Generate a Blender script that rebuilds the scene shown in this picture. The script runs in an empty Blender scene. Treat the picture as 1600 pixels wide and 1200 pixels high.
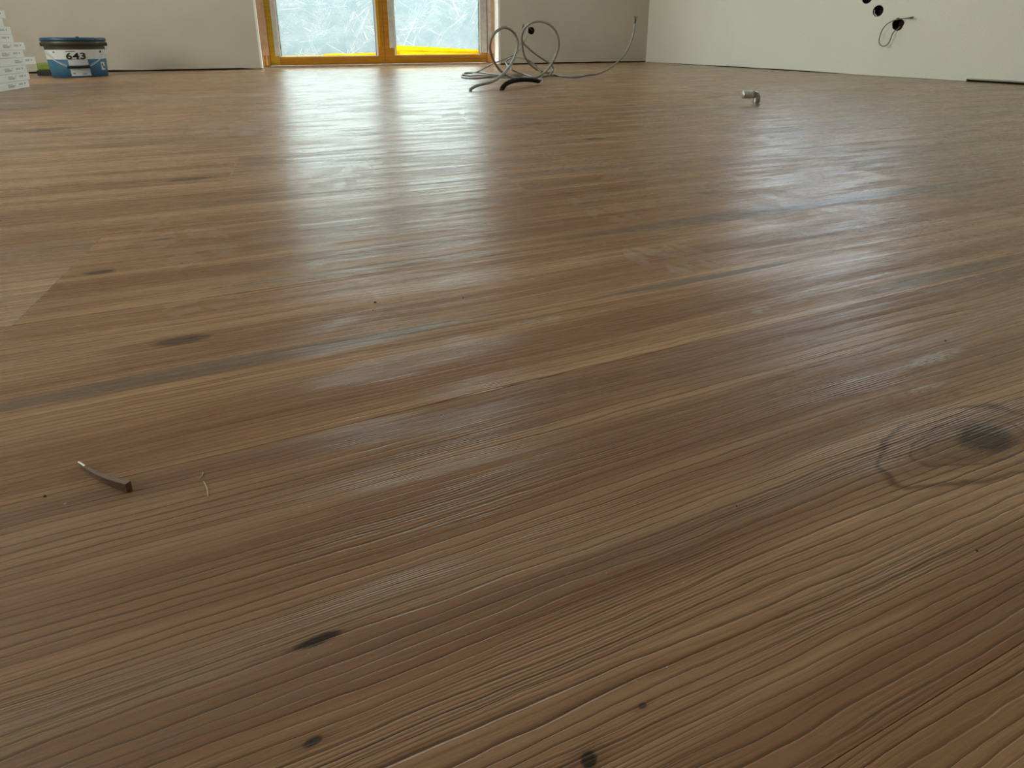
import bpy, bmesh, math, random
from mathutils import Vector, Matrix
random.seed(7)
sc = bpy.context.scene
# ------------------------------------------------------------------ camera
H = 0.22
F, CY = 842.974, 295.314
PITCH, ROLL, YAW = 0.268616, -0.002411, 0.362431
fw = Vector((math.sin(YAW)*math.cos(PITCH), math.cos(YAW)*math.cos(PITCH), -math.sin(PITCH)))
r0 = Vector((math.cos(YAW), -math.sin(YAW), 0)); u0 = r0.cross(fw)
rt = r0*math.cos(ROLL)+u0*math.sin(ROLL); up = rt.cross(fw)
cam = bpy.data.cameras.new('camera'); co = bpy.data.objects.new('camera', cam)
sc.collection.objects.link(co)
co.matrix_world = Matrix(((rt.x,up.x,-fw.x,0),(rt.y,up.y,-fw.y,0),(rt.z,up.z,-fw.z,H),(0,0,0,1)))
cam.sensor_fit = 'HORIZONTAL'; cam.sensor_width = 36.0
cam.lens = F/1600*36.0
cam.shift_y = -(600-CY)/1600          # the photograph is the lower crop of a taller frame
cam.clip_start = 0.01
sc.camera = co
# ------------------------------------------------------------------ world, light, exposure
w = bpy.data.worlds.new('world'); sc.world = w; w.use_nodes = True
nt = w.node_tree; nt.nodes.clear()
wo = nt.nodes.new('ShaderNodeOutputWorld'); bg = nt.nodes.new('ShaderNodeBackground')
tcw = nt.nodes.new('ShaderNodeTexCoord'); sx = nt.nodes.new('ShaderNodeSeparateXYZ')
mr = nt.nodes.new('ShaderNodeMapRange'); cr = nt.nodes.new('ShaderNodeMix'); cr.data_type = 'RGBA'
mr.inputs['From Min'].default_value = 0.0; mr.inputs['From Max'].default_value = 0.6
nt.links.new(tcw.outputs['Generated'], sx.inputs[0]); nt.links.new(sx.outputs['Z'], mr.inputs['Value'])
nt.links.new(mr.outputs[0], cr.inputs[0])
cr.inputs[6].default_value = (1.0, 0.955, 0.88, 1); cr.inputs[7].default_value = (0.93, 0.93, 0.91, 1)
nt.links.new(cr.outputs[2], bg.inputs['Color']); bg.inputs['Strength'].default_value = 9.0
nt.links.new(bg.outputs[0], wo.inputs[0])
sc.view_settings.view_transform = 'Standard'; sc.view_settings.look = 'None'
sc.view_settings.gamma = 1.0; sc.view_settings.use_curve_mapping = False
sc.view_settings.exposure = 0.42
XR, YB, XL, YF, ZC = 3.365, 4.92, -3.2, -2.6, 2.5      # room planes
def portal(name, loc, rot, sx_, sy_):
    l = bpy.data.lights.new(name, 'AREA'); l.shape = 'RECTANGLE'; l.size = sx_; l.size_y = sy_
    l.cycles.is_portal = True
    o = bpy.data.objects.new(name, l); o.location = loc; o.rotation_euler = rot; sc.collection.objects.link(o)
portal('door_portal', (0.73, YB+0.32, 1.06), (-math.pi/2, 0, 0), 2.1, 2.15)
portal('right_window_portal', (XR+0.34, 2.675, 1.49), (0, math.pi/2, 0), 1.24, 1.37)
portal('fill_window_portal', (XL-0.34, 1.95, 1.35), (0, -math.pi/2, 0), 1.72, 2.52)
# ------------------------------------------------------------------ pixel -> world (reference 1600x1200)
C0 = Vector((0,0,H))
def ray(px, py): return fw*F + rt*(px-800) - up*(py-CY)
def fl(px, py, z=0.0): d = ray(px,py); return C0+d*((z-H)/d.z)
def atY(px, py, Y): d = ray(px,py); return C0+d*(Y/d.y)
def atX(px, py, X): d = ray(px,py); return C0+d*(X/d.x)
# ------------------------------------------------------------------ object helpers
def link(o, parent=None):
    sc.collection.objects.link(o)
    if parent: o.parent = parent
    return o
def obj(name, bm, mat=None, parent=None, smooth=False):
    me = bpy.data.meshes.new(name); bm.normal_update(); bm.to_mesh(me); bm.free()
    if smooth:
        for p in me.polygons: p.use_smooth = True
    if mat: me.materials.append(mat)
    return link(bpy.data.objects.new(name, me), parent)
def thing(name, label, cat, loc=(0,0,0), rz=0, group=None):
    o = link(bpy.data.objects.new(name, None)); o.location = loc; o.rotation_euler = (0,0,rz)
    o.empty_display_size = 0.05
    return tag(o, label, cat, group)
def tag(o, label, cat, group=None):
    o['label'] = label; o['category'] = cat
    if group: o['group'] = group
    return o
def struct(o): o['kind'] = 'structure'; return o
def box(bm, x0, y0, z0, x1, y1, z1, bev=0.0):
    vs = [bm.verts.new((x,y,z)) for x in (x0,x1) for y in (y0,y1) for z in (z0,z1)]
    idx = [(0,1,3,2),(4,6,7,5),(0,4,5,1),(2,3,7,6),(0,2,6,4),(1,5,7,3)]
    fs = [bm.faces.new([vs[i] for i in f]) for f in idx]
    if bev:
        es = list({e for f in fs for e in f.edges})
        bmesh.ops.bevel(bm, geom=es, offset=bev, segments=2, affect='EDGES', profile=0.6)
    return vs
def bx(*a, **k):
    bm = bmesh.new(); box(bm, *a, **k); return bm
def catmull(P, n=8):
    P = [Vector(p) for p in P]; Q = [P[0]*2-P[1]]+P+[P[-1]*2-P[-2]]; out = []
    for i in range(1, len(Q)-2):
        a,b,c,d = Q[i-1:i+3]
        for k in range(n):
            t = k/n
            out.append(0.5*((2*b)+(c-a)*t+(2*a-5*b+4*c-d)*t*t+(3*b-a-3*c+d)*t**3))
    out.append(P[-1]); return out
def tube(bm, pts, rad, seg=10, cap=True):
    n = len(pts); rr = rad if callable(rad) else (lambda t: rad)
    T = [(pts[min(i+1,n-1)]-pts[max(i-1,0)]).normalized() for i in range(n)]
    N = T[0].orthogonal().normalized(); rings = []
    for i in range(n):
        N = (N - T[i]*N.dot(T[i])).normalized(); B = T[i].cross(N)
        r = rr(i/(n-1))
        rings.append([bm.verts.new(pts[i]+(N*math.cos(a)+B*math.sin(a))*r) for a in [2*math.pi*k/seg for k in range(seg)]])
    for i in range(n-1):
        for k in range(seg):
            bm.faces.new((rings[i][k], rings[i][(k+1)%seg], rings[i+1][(k+1)%seg], rings[i+1][k]))
    if cap:
        bm.faces.new(rings[0][::-1]); bm.faces.new(rings[-1])
def lathe(bm, prof, seg=48, cap0=True, cap1=True, off=(0,0,0), arc=None):
    off = Vector(off); rings = []
    for r,z in prof:
        rings.append([bm.verts.new(off+Vector((r*math.cos(2*math.pi*k/seg), r*math.sin(2*math.pi*k/seg), z))) for k in range(seg)])
    for i in range(len(prof)-1):
        for k in range(seg):
            bm.faces.new((rings[i][k], rings[i][(k+1)%seg], rings[i+1][(k+1)%seg], rings[i+1][k]))
    if cap0: bm.faces.new(rings[0][::-1])
    if cap1: bm.faces.new(rings[-1])
# ------------------------------------------------------------------ material DSL
class G:
    def __init__(s, name):
        s.m = bpy.data.materials.new(name); s.m.use_nodes = True; s.t = s.m.node_tree; s.t.nodes.clear()
        s.out = s.t.nodes.new('ShaderNodeOutputMaterial')
    def n(s, typ, **kw):
        nd = s.t.nodes.new(typ)
        for k,v in kw.items(): setattr(nd, k, v)
        return nd
    def put(s, sock, v):
        if isinstance(v, bpy.types.NodeSocket): s.t.links.new(v, sock)
        elif v is not None:
            try: sock.default_value = v
            except Exception: sock.default_value = tuple(v)+(1,)
    def math(s, op, a, b=None, c=None, clamp=False):
        nd = s.n('ShaderNodeMath', operation=op); nd.use_clamp = clamp
        s.put(nd.inputs[0], a)
        if b is not None: s.put(nd.inputs[1], b)
        if c is not None: s.put(nd.inputs[2], c)
        return nd.outputs[0]
    def add(s,a,b): return s.math('ADD',a,b)
    def mul(s,a,b): return s.math('MULTIPLY',a,b)
    def sub(s,a,b): return s.math('SUBTRACT',a,b)
    def vec(s,x,y,z=0.0):
        nd = s.n('ShaderNodeCombineXYZ'); s.put(nd.inputs[0],x); s.put(nd.inputs[1],y); s.put(nd.inputs[2],z); return nd.outputs[0]
    def noise(s, v, scale=1.0, detail=2.0, rough=0.5, dist=0.0, dim='3D'):
        nd = s.n('ShaderNodeTexNoise', noise_dimensions=dim)
        if dim=='1D': s.put(nd.inputs['W'], v)
        else: s.put(nd.inputs['Vector'], v)
        nd.inputs['Scale'].default_value = scale; nd.inputs['Detail'].default_value = detail
        nd.inputs['Roughness'].default_value = rough; nd.inputs['Distortion'].default_value = dist
        return nd.outputs[0]
    def ss(s, v, a, b, lo=0.0, hi=1.0):
        nd = s.n('ShaderNodeMapRange', interpolation_type='SMOOTHSTEP')
        s.put(nd.inputs['Value'], v); nd.inputs['From Min'].default_value=a; nd.inputs['From Max'].default_value=b
        nd.inputs['To Min'].default_value=lo; nd.inputs['To Max'].default_value=hi; return nd.outputs[0]
    def mix(s, f, a, b):
        nd = s.n('ShaderNodeMix', data_type='RGBA'); s.put(nd.inputs[0], f); s.put(nd.inputs[6], a if not isinstance(a,tuple) else a+(1,)); s.put(nd.inputs[7], b if not isinstance(b,tuple) else b+(1,)); return nd.outputs[2]
    def pr(s, col, rough=0.5, spec=0.5, **kw):
        b = s.n('ShaderNodeBsdfPrincipled'); s.put(b.inputs['Base Color'], col if not isinstance(col,tuple) else col+(1,))
        s.put(b.inputs['Roughness'], rough); b.inputs['Specular IOR Level'].default_value = spec
        for k,v in kw.items(): s.put(b.inputs[k.replace('_',' ')], v)
        s.t.links.new(b.outputs[0], s.out.inputs[0]); s.b = b; return b
    def bump(s, h, dist, strength=1.0, normal=None):
        nd = s.n('ShaderNodeBump'); nd.inputs['Distance'].default_value = dist; nd.inputs['Strength'].default_value = strength
        s.put(nd.inputs['Height'], h)
        if normal is not None: s.put(nd.inputs['Normal'], normal)
        return nd.outputs[0]
    def pos(s):
        g = s.n('ShaderNodeNewGeometry'); sp = s.n('ShaderNodeSeparateXYZ'); s.t.links.new(g.outputs['Position'], sp.inputs[0]); return g.outputs['Position'], sp.outputs[0], sp.outputs[1], sp.outputs[2]
def simple(name, col, rough=0.5, spec=0.5, var=0.08, vs=40.0, bump=0.0, bs=200.0, metal=0.0):
    g = G(name); P,x,y,z = g.pos()
    n = g.noise(P, vs, 3.0)
    c = g.mix(g.ss(n,0.3,0.7), tuple(max(0,v*(1-var)) for v in col), tuple(min(1,v*(1+var)) for v in col))
    kw = {'Metallic': metal}
    b = g.pr(c, rough, spec, **kw)
    if bump: g.put(b.inputs['Normal'], g.bump(g.noise(P, bs, 3.0), bump))
    return g.m
# ------------------------------------------------------------------ floor material (printed, embossed vinyl plank)
def wood(ya_, yb_, nm):
    g = G(nm); keep = lambda L: [q for q in L if ya_ <= q[1] <= yb_]; P,x,y,z = g.pos()
    oi = g.n('ShaderNodeObjectInfo'); sp = g.n('ShaderNodeSeparateColor'); g.t.links.new(oi.outputs['Color'], sp.inputs[0])
    tone, off, warm = sp.outputs[0], sp.outputs[1], sp.outputs[2]
    X = g.add(x, g.mul(off, 37.0)); Y = g.add(y, g.mul(off, 11.0))
    # gentle drift of the growth rings
    w1 = g.mul(g.sub(g.noise(g.vec(g.mul(X,2.2), g.mul(Y,9.0)),1,2.0),0.5), 0.016)
    w2 = g.mul(g.sub(g.noise(g.vec(g.mul(X,9.0), g.mul(Y,45.0)),1,1.0),0.5), 0.0035)
    w3 = g.mul(g.sub(g.noise(g.vec(g.mul(X,60.0), g.mul(Y,160.0)),1,2.0),0.5), 0.0008)
    Yw = g.add(Y, g.add(w1, g.add(w2, w3)))
    # knots printed in the planks: (x, y, rx, ry, darkness)
    K = [(0.345,0.1472,0.0190,0.0098,1.0),(0.064,0.1008,0.0028,0.0022,1.35),(-0.018,0.137,0.003,0.0013,1.15),(-0.016,0.169,0.010,0.0018,1.25),
         (0.088,0.107,0.0015,0.0008,1.0),(-0.190,0.997,0.035,0.010,1.0),(-0.207,0.606,0.013,0.0055,1.0),(-0.105,0.432,0.020,0.006,0.85),(-0.170,0.690,0.012,0.003,1.0),
         (1.046,0.649,0.022,0.005,0.9),(1.04,0.875,0.028,0.008,0.8),(1.117,1.006,0.03,0.009,0.7),(0.618,1.086,0.025,0.010,0.9),(1.554,0.844,0.03,0.006,0.9),(1.9,1.45,0.04,0.018,0.6),(1.55,1.75,0.05,0.02,0.6),(2.15,1.30,0.05,0.012,0.7),
         (-0.65,1.72,0.05,0.03,0.7),(-0.9,2.3,0.08,0.03,0.6),(0.55,0.62,0.02,0.006,0.5)]
    dark = None; halo = None; flow = None
    kn = g.sub(g.noise(g.vec(g.mul(x,110.0), g.mul(y,320.0)),1,3.0,0.6),0.45)
    for kx,ky,rx,ry,d in keep(K):
        dx = g.mul(g.sub(x,kx), 1.0/rx); dy = g.mul(g.sub(g.add(y,w3),ky), 1.0/ry)
        r2 = g.add(g.add(g.mul(dx,dx), g.mul(dy,dy)), g.mul(kn,1.6))
        m = g.mul(g.ss(r2, 0.45, 1.6, 1.0, 0.0), d)
        dark = m if dark is None else g.math('MAXIMUM', dark, m)
        r2s = g.add(g.mul(g.mul(dx,dx),0.10), g.mul(g.mul(dy,dy),0.3))
        hl = g.ss(r2s, 0.05, 1.3, 1.0, 0.0); halo = hl if halo is None else g.math('MAXIMUM', halo, hl)
        if ky > 0.5: continue
        fq = g.math('DIVIDE', g.mul(dy, ry*1.1), g.add(1.0, g.add(g.mul(g.mul(dx,dx),0.22), g.mul(dy,dy))))
        flow = fq if flow is None else g.add(flow, fq)
    Yk = g.add(Yw, g.mul(flow, -1.0)) if flow is not None else Yw
    # broad tone bands, mid grain, fibre
    broad = g.noise(g.vec(g.mul(X,1.1), g.mul(Yk,22.0)),1,3.0,0.55)
    mid = g.noise(g.vec(g.mul(X,3.0), g.mul(Yk,110.0)),1,3.0,0.6)
    fine = g.noise(g.vec(g.mul(X,45.0), g.mul(Yw,1100.0)),1,2.0,0.6)
    # early / late wood lines = the embossing: quasi-periodic, each with one abrupt edge
    nz = g.noise(g.vec(g.mul(X,1.0), g.mul(Yw,38.0)),1,2.0,0.5)
    wob = g.noise(g.vec(g.mul(X,14.0), g.mul(Yw,70.0)),1,2.0,0.6)
    ph = g.add(g.mul(Yw,265.0), g.add(g.mul(nz,4.2), g.mul(wob,0.8)))
    saw = g.math('FRACT', ph)
    amp = g.noise(g.vec(g.mul(X,2.4), g.math('FLOOR', ph)),1,1.5,0.5)
    amp = g.add(0.48, g.ss(amp,0.34,0.60,0.0,0.62))
    line = g.mul(g.ss(saw,0.0,0.34,1.0,0.0), amp)
    step = g.mul(g.mul(saw, g.ss(saw,0.93,1.0,1.0,0.0)), amp)
    ph2 = g.add(g.mul(Yw,760.0), g.mul(nz,11.0))
    l2 = g.mul(g.ss(g.math('ABSOLUTE', g.sub(g.math('FRACT', ph2),0.5)), 0.0,0.35,1.0,0.0), g.ss(g.noise(g.vec(g.mul(X,5.0), g.mul(Y,30.0)),1,2.0),0.42,0.62))
    c_mid = (0.330,0.175,0.084); c_lt = (0.47,0.295,0.165); c_dk = (0.175,0.078,0.034)
    col = g.mix(g.ss(broad,0.30,0.70), c_dk, c_lt)
    col = g.mix(0.36, col, c_mid)
    col = g.mix(g.mul(g.ss(mid,0.58,0.32),0.55), col, c_dk)
    col = g.mix(g.mul(g.ss(fine,0.55,0.30),0.22), col, (0.14,0.08,0.045))
    col = g.mix(g.mul(line,0.85), col, (0.085,0.038,0.016))
    col = g.mix(g.mul(l2,0.28), col, (0.105,0.052,0.025))
    # plank tone / warmth
    hsv = g.n('ShaderNodeHueSaturation'); g.put(hsv.inputs['Color'], col)
    g.put(hsv.inputs['Value'], g.add(1.05, g.mul(tone,0.62))); g.put(hsv.inputs['Saturation'], g.add(0.84, g.mul(warm,0.24)))
    col = hsv.outputs[0]
    # blue-grey mineral streaks: scattered ones plus the ones seen in the near planks
    st = g.ss(g.noise(g.vec(g.add(g.mul(X,0.9),5.0), g.mul(Yk,13.0)),1,2.0), 0.60, 0.74)
    S = [(-0.06,0.384,0.20,0.010,0.9),(0.57,0.302,0.14,0.011,0.95),(0.34,0.380,0.13,0.0055,1.0),(0.62,0.522,0.38,0.017,0.9),(0.04,0.521,0.15,0.010,0.6),(0.35,0.83,0.3,0.012,0.7),(0.75,0.62,0.08,0.012,0.5)]
    sm = g.mul(st,0.45)
    for cx,cy_,rx,ry,a in keep(S):
        dx = g.mul(g.sub(x,cx),1.0/rx); dy = g.mul(g.sub(g.add(y,g.mul(w2,2.0)),cy_),1.0/ry)
        e = g.mul(g.ss(g.add(g.mul(dx,dx),g.mul(dy,dy)), 0.35, 1.25, 1.0, 0.0), a)
        sm = g.math('MAXIMUM', sm, e)
    sm = g.mul(sm, g.add(0.55, g.mul(mid,0.8)))
    col = g.mix(g.mul(sm,0.62), col, (0.120,0.112,0.100))
    # knot rings and hearts
    kx,ky = 0.332,0.148
    if ya_ > 0.5: kx = -99.0
    dx = g.mul(g.sub(x,kx),1.0/0.067); dy = g.mul(g.sub(y,ky),1.0/0.024)
    ang = g.noise(g.vec(g.mul(x,24.0),g.mul(y,48.0)),1,2.0)
    rr = g.add(g.math('SQRT', g.add(g.mul(dx,dx),g.mul(dy,dy))), g.mul(g.sub(ang,0.5),0.55))
    ring = None
    for R_,wd,am in ((0.42,0.05,0.35),(0.60,0.05,0.7),(0.76,0.035,0.3),(0.98,0.07,0.85)):
        e = g.mul(g.ss(g.math('ABSOLUTE', g.sub(rr,R_)), 0.0, wd, 1.0, 0.0), am)
        ring = e if ring is None else g.math('MAXIMUM', ring, e)
    col = g.mix(g.mul(ring,0.75), col, (0.075,0.030,0.016))
    col = g.mix(g.mul(g.ss(rr,0.55,0.62,1.0,0.0),0.20), col, (0.13,0.075,0.045))
    col = g.mix(g.mul(halo,0.30), col, (0.14,0.060,0.028))
    col = g.mix(g.math('MINIMUM', g.mul(g.mul(dark, g.add(0.60, g.mul(mid,0.5))),0.95), 1.0), col, (0.040,0.026,0.020))
    # small dark streak knots over the distant planks
    vo = g.n('ShaderNodeTexVoronoi'); g.put(vo.inputs['Vector'], g.vec(g.mul(X,1.6), g.mul(Y,4.6))); vo.inputs['Scale'].default_value = 1.0
    vd = g.mul(g.ss(vo.outputs['Distance'], 0.035, 0.075, 1.0, 0.0), g.ss(y,0.55,0.7))
    col = g.mix(g.mul(vd,0.65), col, (0.07,0.038,0.024))
    # ---- building dust, scuffs and shoe prints
    dn = g.noise(g.vec(g.mul(x,3.2), g.mul(y,3.6)),1,4.0,0.62)
    dfine = g.noise(g.vec(g.mul(x,90.0), g.mul(y,260.0)),1,3.0,0.65)
    dust = g.mul(g.mul(g.ss(dn,0.50,0.72), g.ss(dfine,0.40,0.62)), 0.42)
    def ell(cx,cy_,rx,ry,rot,soft=0.25):
        a = math.radians(rot); ca,sa = math.cos(a), math.sin(a)
        X0 = g.sub(x,cx); Y0 = g.sub(y,cy_)
        U = g.mul(g.add(g.mul(X0,ca), g.mul(Y0,sa)),1.0/rx); V = g.mul(g.sub(g.mul(Y0,ca), g.mul(X0,sa)),1.0/ry)
        return g.ss(g.add(g.mul(U,U),g.mul(V,V)), 1.0-soft, 1.0+soft, 1.0, 0.0), U, V
    # sole prints: (x, y, rx, ry, rot, tread frequency)
    FP = [(-0.145,0.68,0.040,0.115,22,9.0,0.32),(0.322,0.445,0.022,0.055,18,6.0,0.85),(0.365,0.440,0.018,0.05,10,6.0,0.5),(0.62,0.56,0.050,0.15,15,8.0,0.35),(0.70,0.42,0.035,0.09,25,8.0,0.45),
          (0.52,0.76,0.07,0.05,0,10.0,0.5),(-0.20,1.55,0.08,0.16,10,9.0,0.6),(1.0,1.9,0.09,0.2,30,9.0,0.5),(0.45,1.6,0.07,0.2,-12,9.0,0.6),(0.05,0.95,0.05,0.13,-14,8.0,0.5),
          (1.15,2.3,0.09,0.22,-20,9.0,0.6),(0.9,3.0,0.1,0.25,8,9.0,0.6),(-0.7,2.6,0.1,0.25,16,9.0,0.6),(0.36,0.60,0.03,0.06,10,8.0,0.4),(-0.1,0.5,0.03,0.03,0,9.0,0.3)]
    for cx,cy_,rx,ry,ro,fr,am in keep(FP):
        m,U,V = ell(cx,cy_,rx,ry,ro)
        tr = g.ss(g.math('SINE', g.add(g.mul(V,fr), g.mul(g.mul(U,U),2.5))), -0.45, 0.15)
        ch = g.ss(g.math('ABSOLUTE', g.sub(U, g.mul(g.mul(V,V),0.35))), 0.10, 0.22)       # clean curved channel through the print
        e = g.mul(g.mul(g.mul(m, tr), ch), g.mul(g.ss(dfine,0.30,0.58), am))
        dust = g.math('MAXIMUM', dust, e)
    # thin dried adhesive smears along the grain, and one pale stroke painting a shine
    SM = [(0.342,0.311,0.011,0.0042,10),(0.417,0.325,0.046,0.0018,10.5),(0.400,0.318,0.035,0.0011,4),(0.52,0.3965,0.034,0.0022,3),(0.155,0.362,0.03,0.003,0),
          (0.405,0.211,0.028,0.0048,0),(0.36,0.190,0.018,0.0024,0),(0.46,0.345,0.03,0.0016,2),(0.50,0.325,0.02,0.004,4)]
    smear_shine = None
    for cx,cy_,rx,ry,ro in keep(SM):
        m,U,V = ell(cx,cy_,rx,ry,ro,0.6)
        smear_shine = m if smear_shine is None else g.math('MAXIMUM', smear_shine, m)
    sn = g.noise(g.vec(g.mul(x,120.0), g.mul(y,420.0)),1,3.0,0.6)
    smear_shine = g.mul(smear_shine, g.ss(sn,0.42,0.52)) if smear_shine is not None else 0.0
    specks = g.n('ShaderNodeTexVoronoi'); g.put(specks.inputs['Vector'], g.vec(g.mul(x,160.0), g.mul(y,260.0))); specks.inputs['Scale'].default_value = 1.0
    sk = g.mul(g.ss(specks.outputs['Distance'],0.05,0.09,1.0,0.0), g.ss(g.noise(g.vec(g.mul(x,14.0),g.mul(y,22.0)),1,2.0),0.52,0.62))
    col = g.mix(g.mul(dust,0.42), col, (0.44,0.39,0.34))
    col = g.mix(g.mul(smear_shine,0.55), col, (0.52,0.48,0.43))
    col = g.mix(g.mul(sk,0.5), col, (0.50,0.42,0.33))
    strk = g.noise(g.vec(g.mul(X,7.0), g.mul(Yw,330.0)),1,3.0,0.7)
    rough = g.add(0.27, g.add(g.mul(dust,0.22), g.add(g.mul(g.sub(mid,0.5),0.22), g.mul(g.sub(strk,0.5),0.30))))
    b = g.pr(col, rough, 0.46)
    # relief
    hgt = g.add(g.mul(step,1.0), g.add(g.mul(l2,-0.30), g.mul(fine,0.15)))
    micro = g.noise(g.vec(g.mul(x,500.0), g.mul(y,900.0)),1,2.0,0.6)
    hgt = g.add(hgt, g.add(g.mul(micro,0.16), g.mul(strk,0.35)))
    g.put(b.inputs['Normal'], g.bump(hgt, 0.00034, 1.0))
    return g.m
M = {}
M['wood'] = wood(-1, 1.16, 'embossed_oak_plank'); M['wood_far'] = wood(1.15, 9, 'embossed_oak_plank_far')
def wall_mat(name, col, bump, sc_, var=0.05):
    g = G(name); P,x,y,z = g.pos()
    n = g.noise(P, 1.7, 4.0, 0.6); c = g.mix(g.ss(n,0.3,0.7), tuple(v*(1-var) for v in col), tuple(v*(1+var*0.6) for v in col))
    b = g.pr(c, 0.85, 0.25)
    g.put(b.inputs['Normal'], g.bump(g.noise(P, sc_, 3.0, 0.6), bump))
    return g.m
M['wall'] = wall_mat('plastered_wall', (0.57,0.515,0.43), 0.0012, 160)
M['fleece'] = wall_mat('sprayed_wall', (0.82,0.815,0.72), 0.0022, 110, 0.03)
M['ceiling'] = wall_mat('ceiling_plaster', (0.68,0.66,0.61), 0.0008, 60)
M['strip'] = simple('wall_edge_strip_paper', (0.36,0.38,0.30), 0.8, 0.2, 0.08, 20)
M['dark'] = simple('dark_gap', (0.022,0.018,0.015), 0.9, 0.1)
M['subfloor'] = simple('subfloor_screed', (0.25,0.23,0.2), 0.9, 0.2, 0.1, 6)
M['concrete'] = simple('terrace_concrete', (0.22,0.23,0.235), 0.85, 0.2, 0.1, 3, 0.002, 30)
M['reveal'] = simple('white_reveal_plaster', (0.80,0.78,0.72), 0.7, 0.3, 0.03, 8)
# ------------------------------------------------------------------ floor
fb = bmesh.new(); box(fb, XL-0.05, YF-0.05, -0.09, XR+0.05, YB+0.05, -0.005)
floor = struct(obj('floor', fb, M['subfloor']))
cache = {}
def plank_mesh(L, W, far):
    key = (round(L,4), round(W,4), far)
    if key in cache: return cache[key]
    bm = bmesh.new(); c = 0.0002; gx = 0.00005
    x0,x1,y0,y1 = gx, L-gx, gx, W-gx
    rings = [[(x0,y0,-0.005),(x1,y0,-0.005),(x1,y1,-0.005),(x0,y1,-0.005)],
             [(x0,y0,-c),(x1,y0,-c),(x1,y1,-c),(x0,y1,-c)],
             [(x0+c,y0+c,0),(x1-c,y0+c,0),(x1-c,y1-c,0),(x0+c,y1-c,0)]]
    R_ = [[bm.verts.new(p) for p in r] for r in rings]
    for a in range(2):
        for k in range(4): bm.faces.new((R_[a][k],R_[a][(k+1)%4],R_[a+1][(k+1)%4],R_[a+1][k]))
    bm.faces.new(R_[2]); bm.faces.new(R_[0][::-1])
    me = bpy.data.meshes.new('plank'); bm.normal_update(); bm.to_mesh(me); bm.free(); me.materials.append(M['wood_far' if far else 'wood'])
    cache[key] = me; return me
PW, PL, Y0 = 0.2165, 1.135, 0.2895
fixed = {-1:-0.40, 0:-0.29, 1:-0.238, 2:0.30, 3:-0.133}
tones = {(-2,0):(0.35,0.55,0.5),(-2,-1):(0.35,0.55,0.5),(-2,-2):(0.35,0.3,0.5),(-1,0):(0.42,0.13,0.35),(0,0):(0.62,0.41,0.62),(1,0):(0.42,0.62,0.75),(1,-1):(0.95,0.27,0.10),(1,1):(0.50,0.80,0.3),(2,0):(0.5,0.33,0.6),(2,-1):(0.45,0.71,0.75),(3,0):(0.5,0.9,0.5),(3,-1):(0.6,0.2,0.6)}
k = math.floor((YF-Y0)/PW); prng = random.Random(3)
while Y0+k*PW < YB+0.005:
    ya = max(Y0+k*PW, YF); yb = min(Y0+(k+1)*PW, YB+0.006)
    j0 = fixed.get(k, prng.uniform(0, PL))
    if k not in fixed and yb-ya < 0.02: k += 1; continue
    a = math.floor((XL-j0)/PL)
    while j0+a*PL < XR+0.006:
        xa = max(j0+a*PL, XL); xb = min(j0+(a+1)*PL, XR+0.006)
        if xb-xa > 0.01:
            o = bpy.data.objects.new('plank', plank_mesh(xb-xa, yb-ya, ya > 1.1 or ya < -0.2)); link(o, floor)
            o.location = (xa, ya, 0)
            t = tones.get((k,a), (prng.uniform(0.3,0.65), prng.random(), prng.uniform(0.2,0.9)))
            o.color = (*t, 1)
        a += 1
    k += 1
# ------------------------------------------------------------------ walls (outline with real openings, extruded)
def slab(name, outer, holes, thick, mat, mtx):
    cu = bpy.data.curves.new(name, 'CURVE'); cu.dimensions = '2D'; cu.fill_mode = 'BOTH'; cu.extrude = thick/2
    for pts in [outer]+holes:
        s = cu.splines.new('POLY'); s.points.add(len(pts)-1); s.use_cyclic_u = True
        for p,q in zip(s.points, pts): p.co = (q[0], q[1], 0, 1)
    t = bpy.data.objects.new('tmp', cu); sc.collection.objects.link(t)
    dg = bpy.context.evaluated_depsgraph_get(); me = bpy.data.meshes.new_from_object(t.evaluated_get(dg))
    bpy.data.objects.remove(t); bpy.data.curves.remove(cu)
    me.name = name; me.transform(mtx); me.materials.clear(); me.materials.append(mat)
    return link(bpy.data.objects.new(name, me))
def circ(cx, cy_, r, n=28): return [(cx+r*math.cos(2*math.pi*i/n), cy_+r*math.sin(2*math.pi*i/n)) for i in range(n)]
def rect(a,b,c,d): return [(a,b),(c,b),(c,d),(a,d)]
TH = 0.12
DX0, DX1, DZ = -0.302, 1.733, 2.15
hb = atY(830,48,YB)
rg = random.Random(5)
# back wall: the plaster stops a centimetre above the floor, slightly uneven
gap = 0.012
ob = [(XL,gap)]
xx = XL+0.2
while xx < DX0-0.05: ob.append((xx, gap+rg.uniform(-0.002,0.0025))); xx += 0.17
ob += [(DX0-0.05,0.004),(DX0,0.006),(DX0,DZ),(DX1,DZ),(DX1,gap)]
xx = DX1+0.15
while xx < XR: ob.append((xx, gap+rg.uniform(-0.002,0.0025))); xx += 0.15
ob += [(XR,gap),(XR,ZC),(XL,ZC)]
mb = Matrix(((1,0,0,0),(0,0,-1,YB+TH/2),(0,1,0,0),(0,0,0,1)))
wb = struct(slab('wall_back', ob, [circ(hb.x,hb.z,0.034)], TH, M['wall'], mb))
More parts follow.
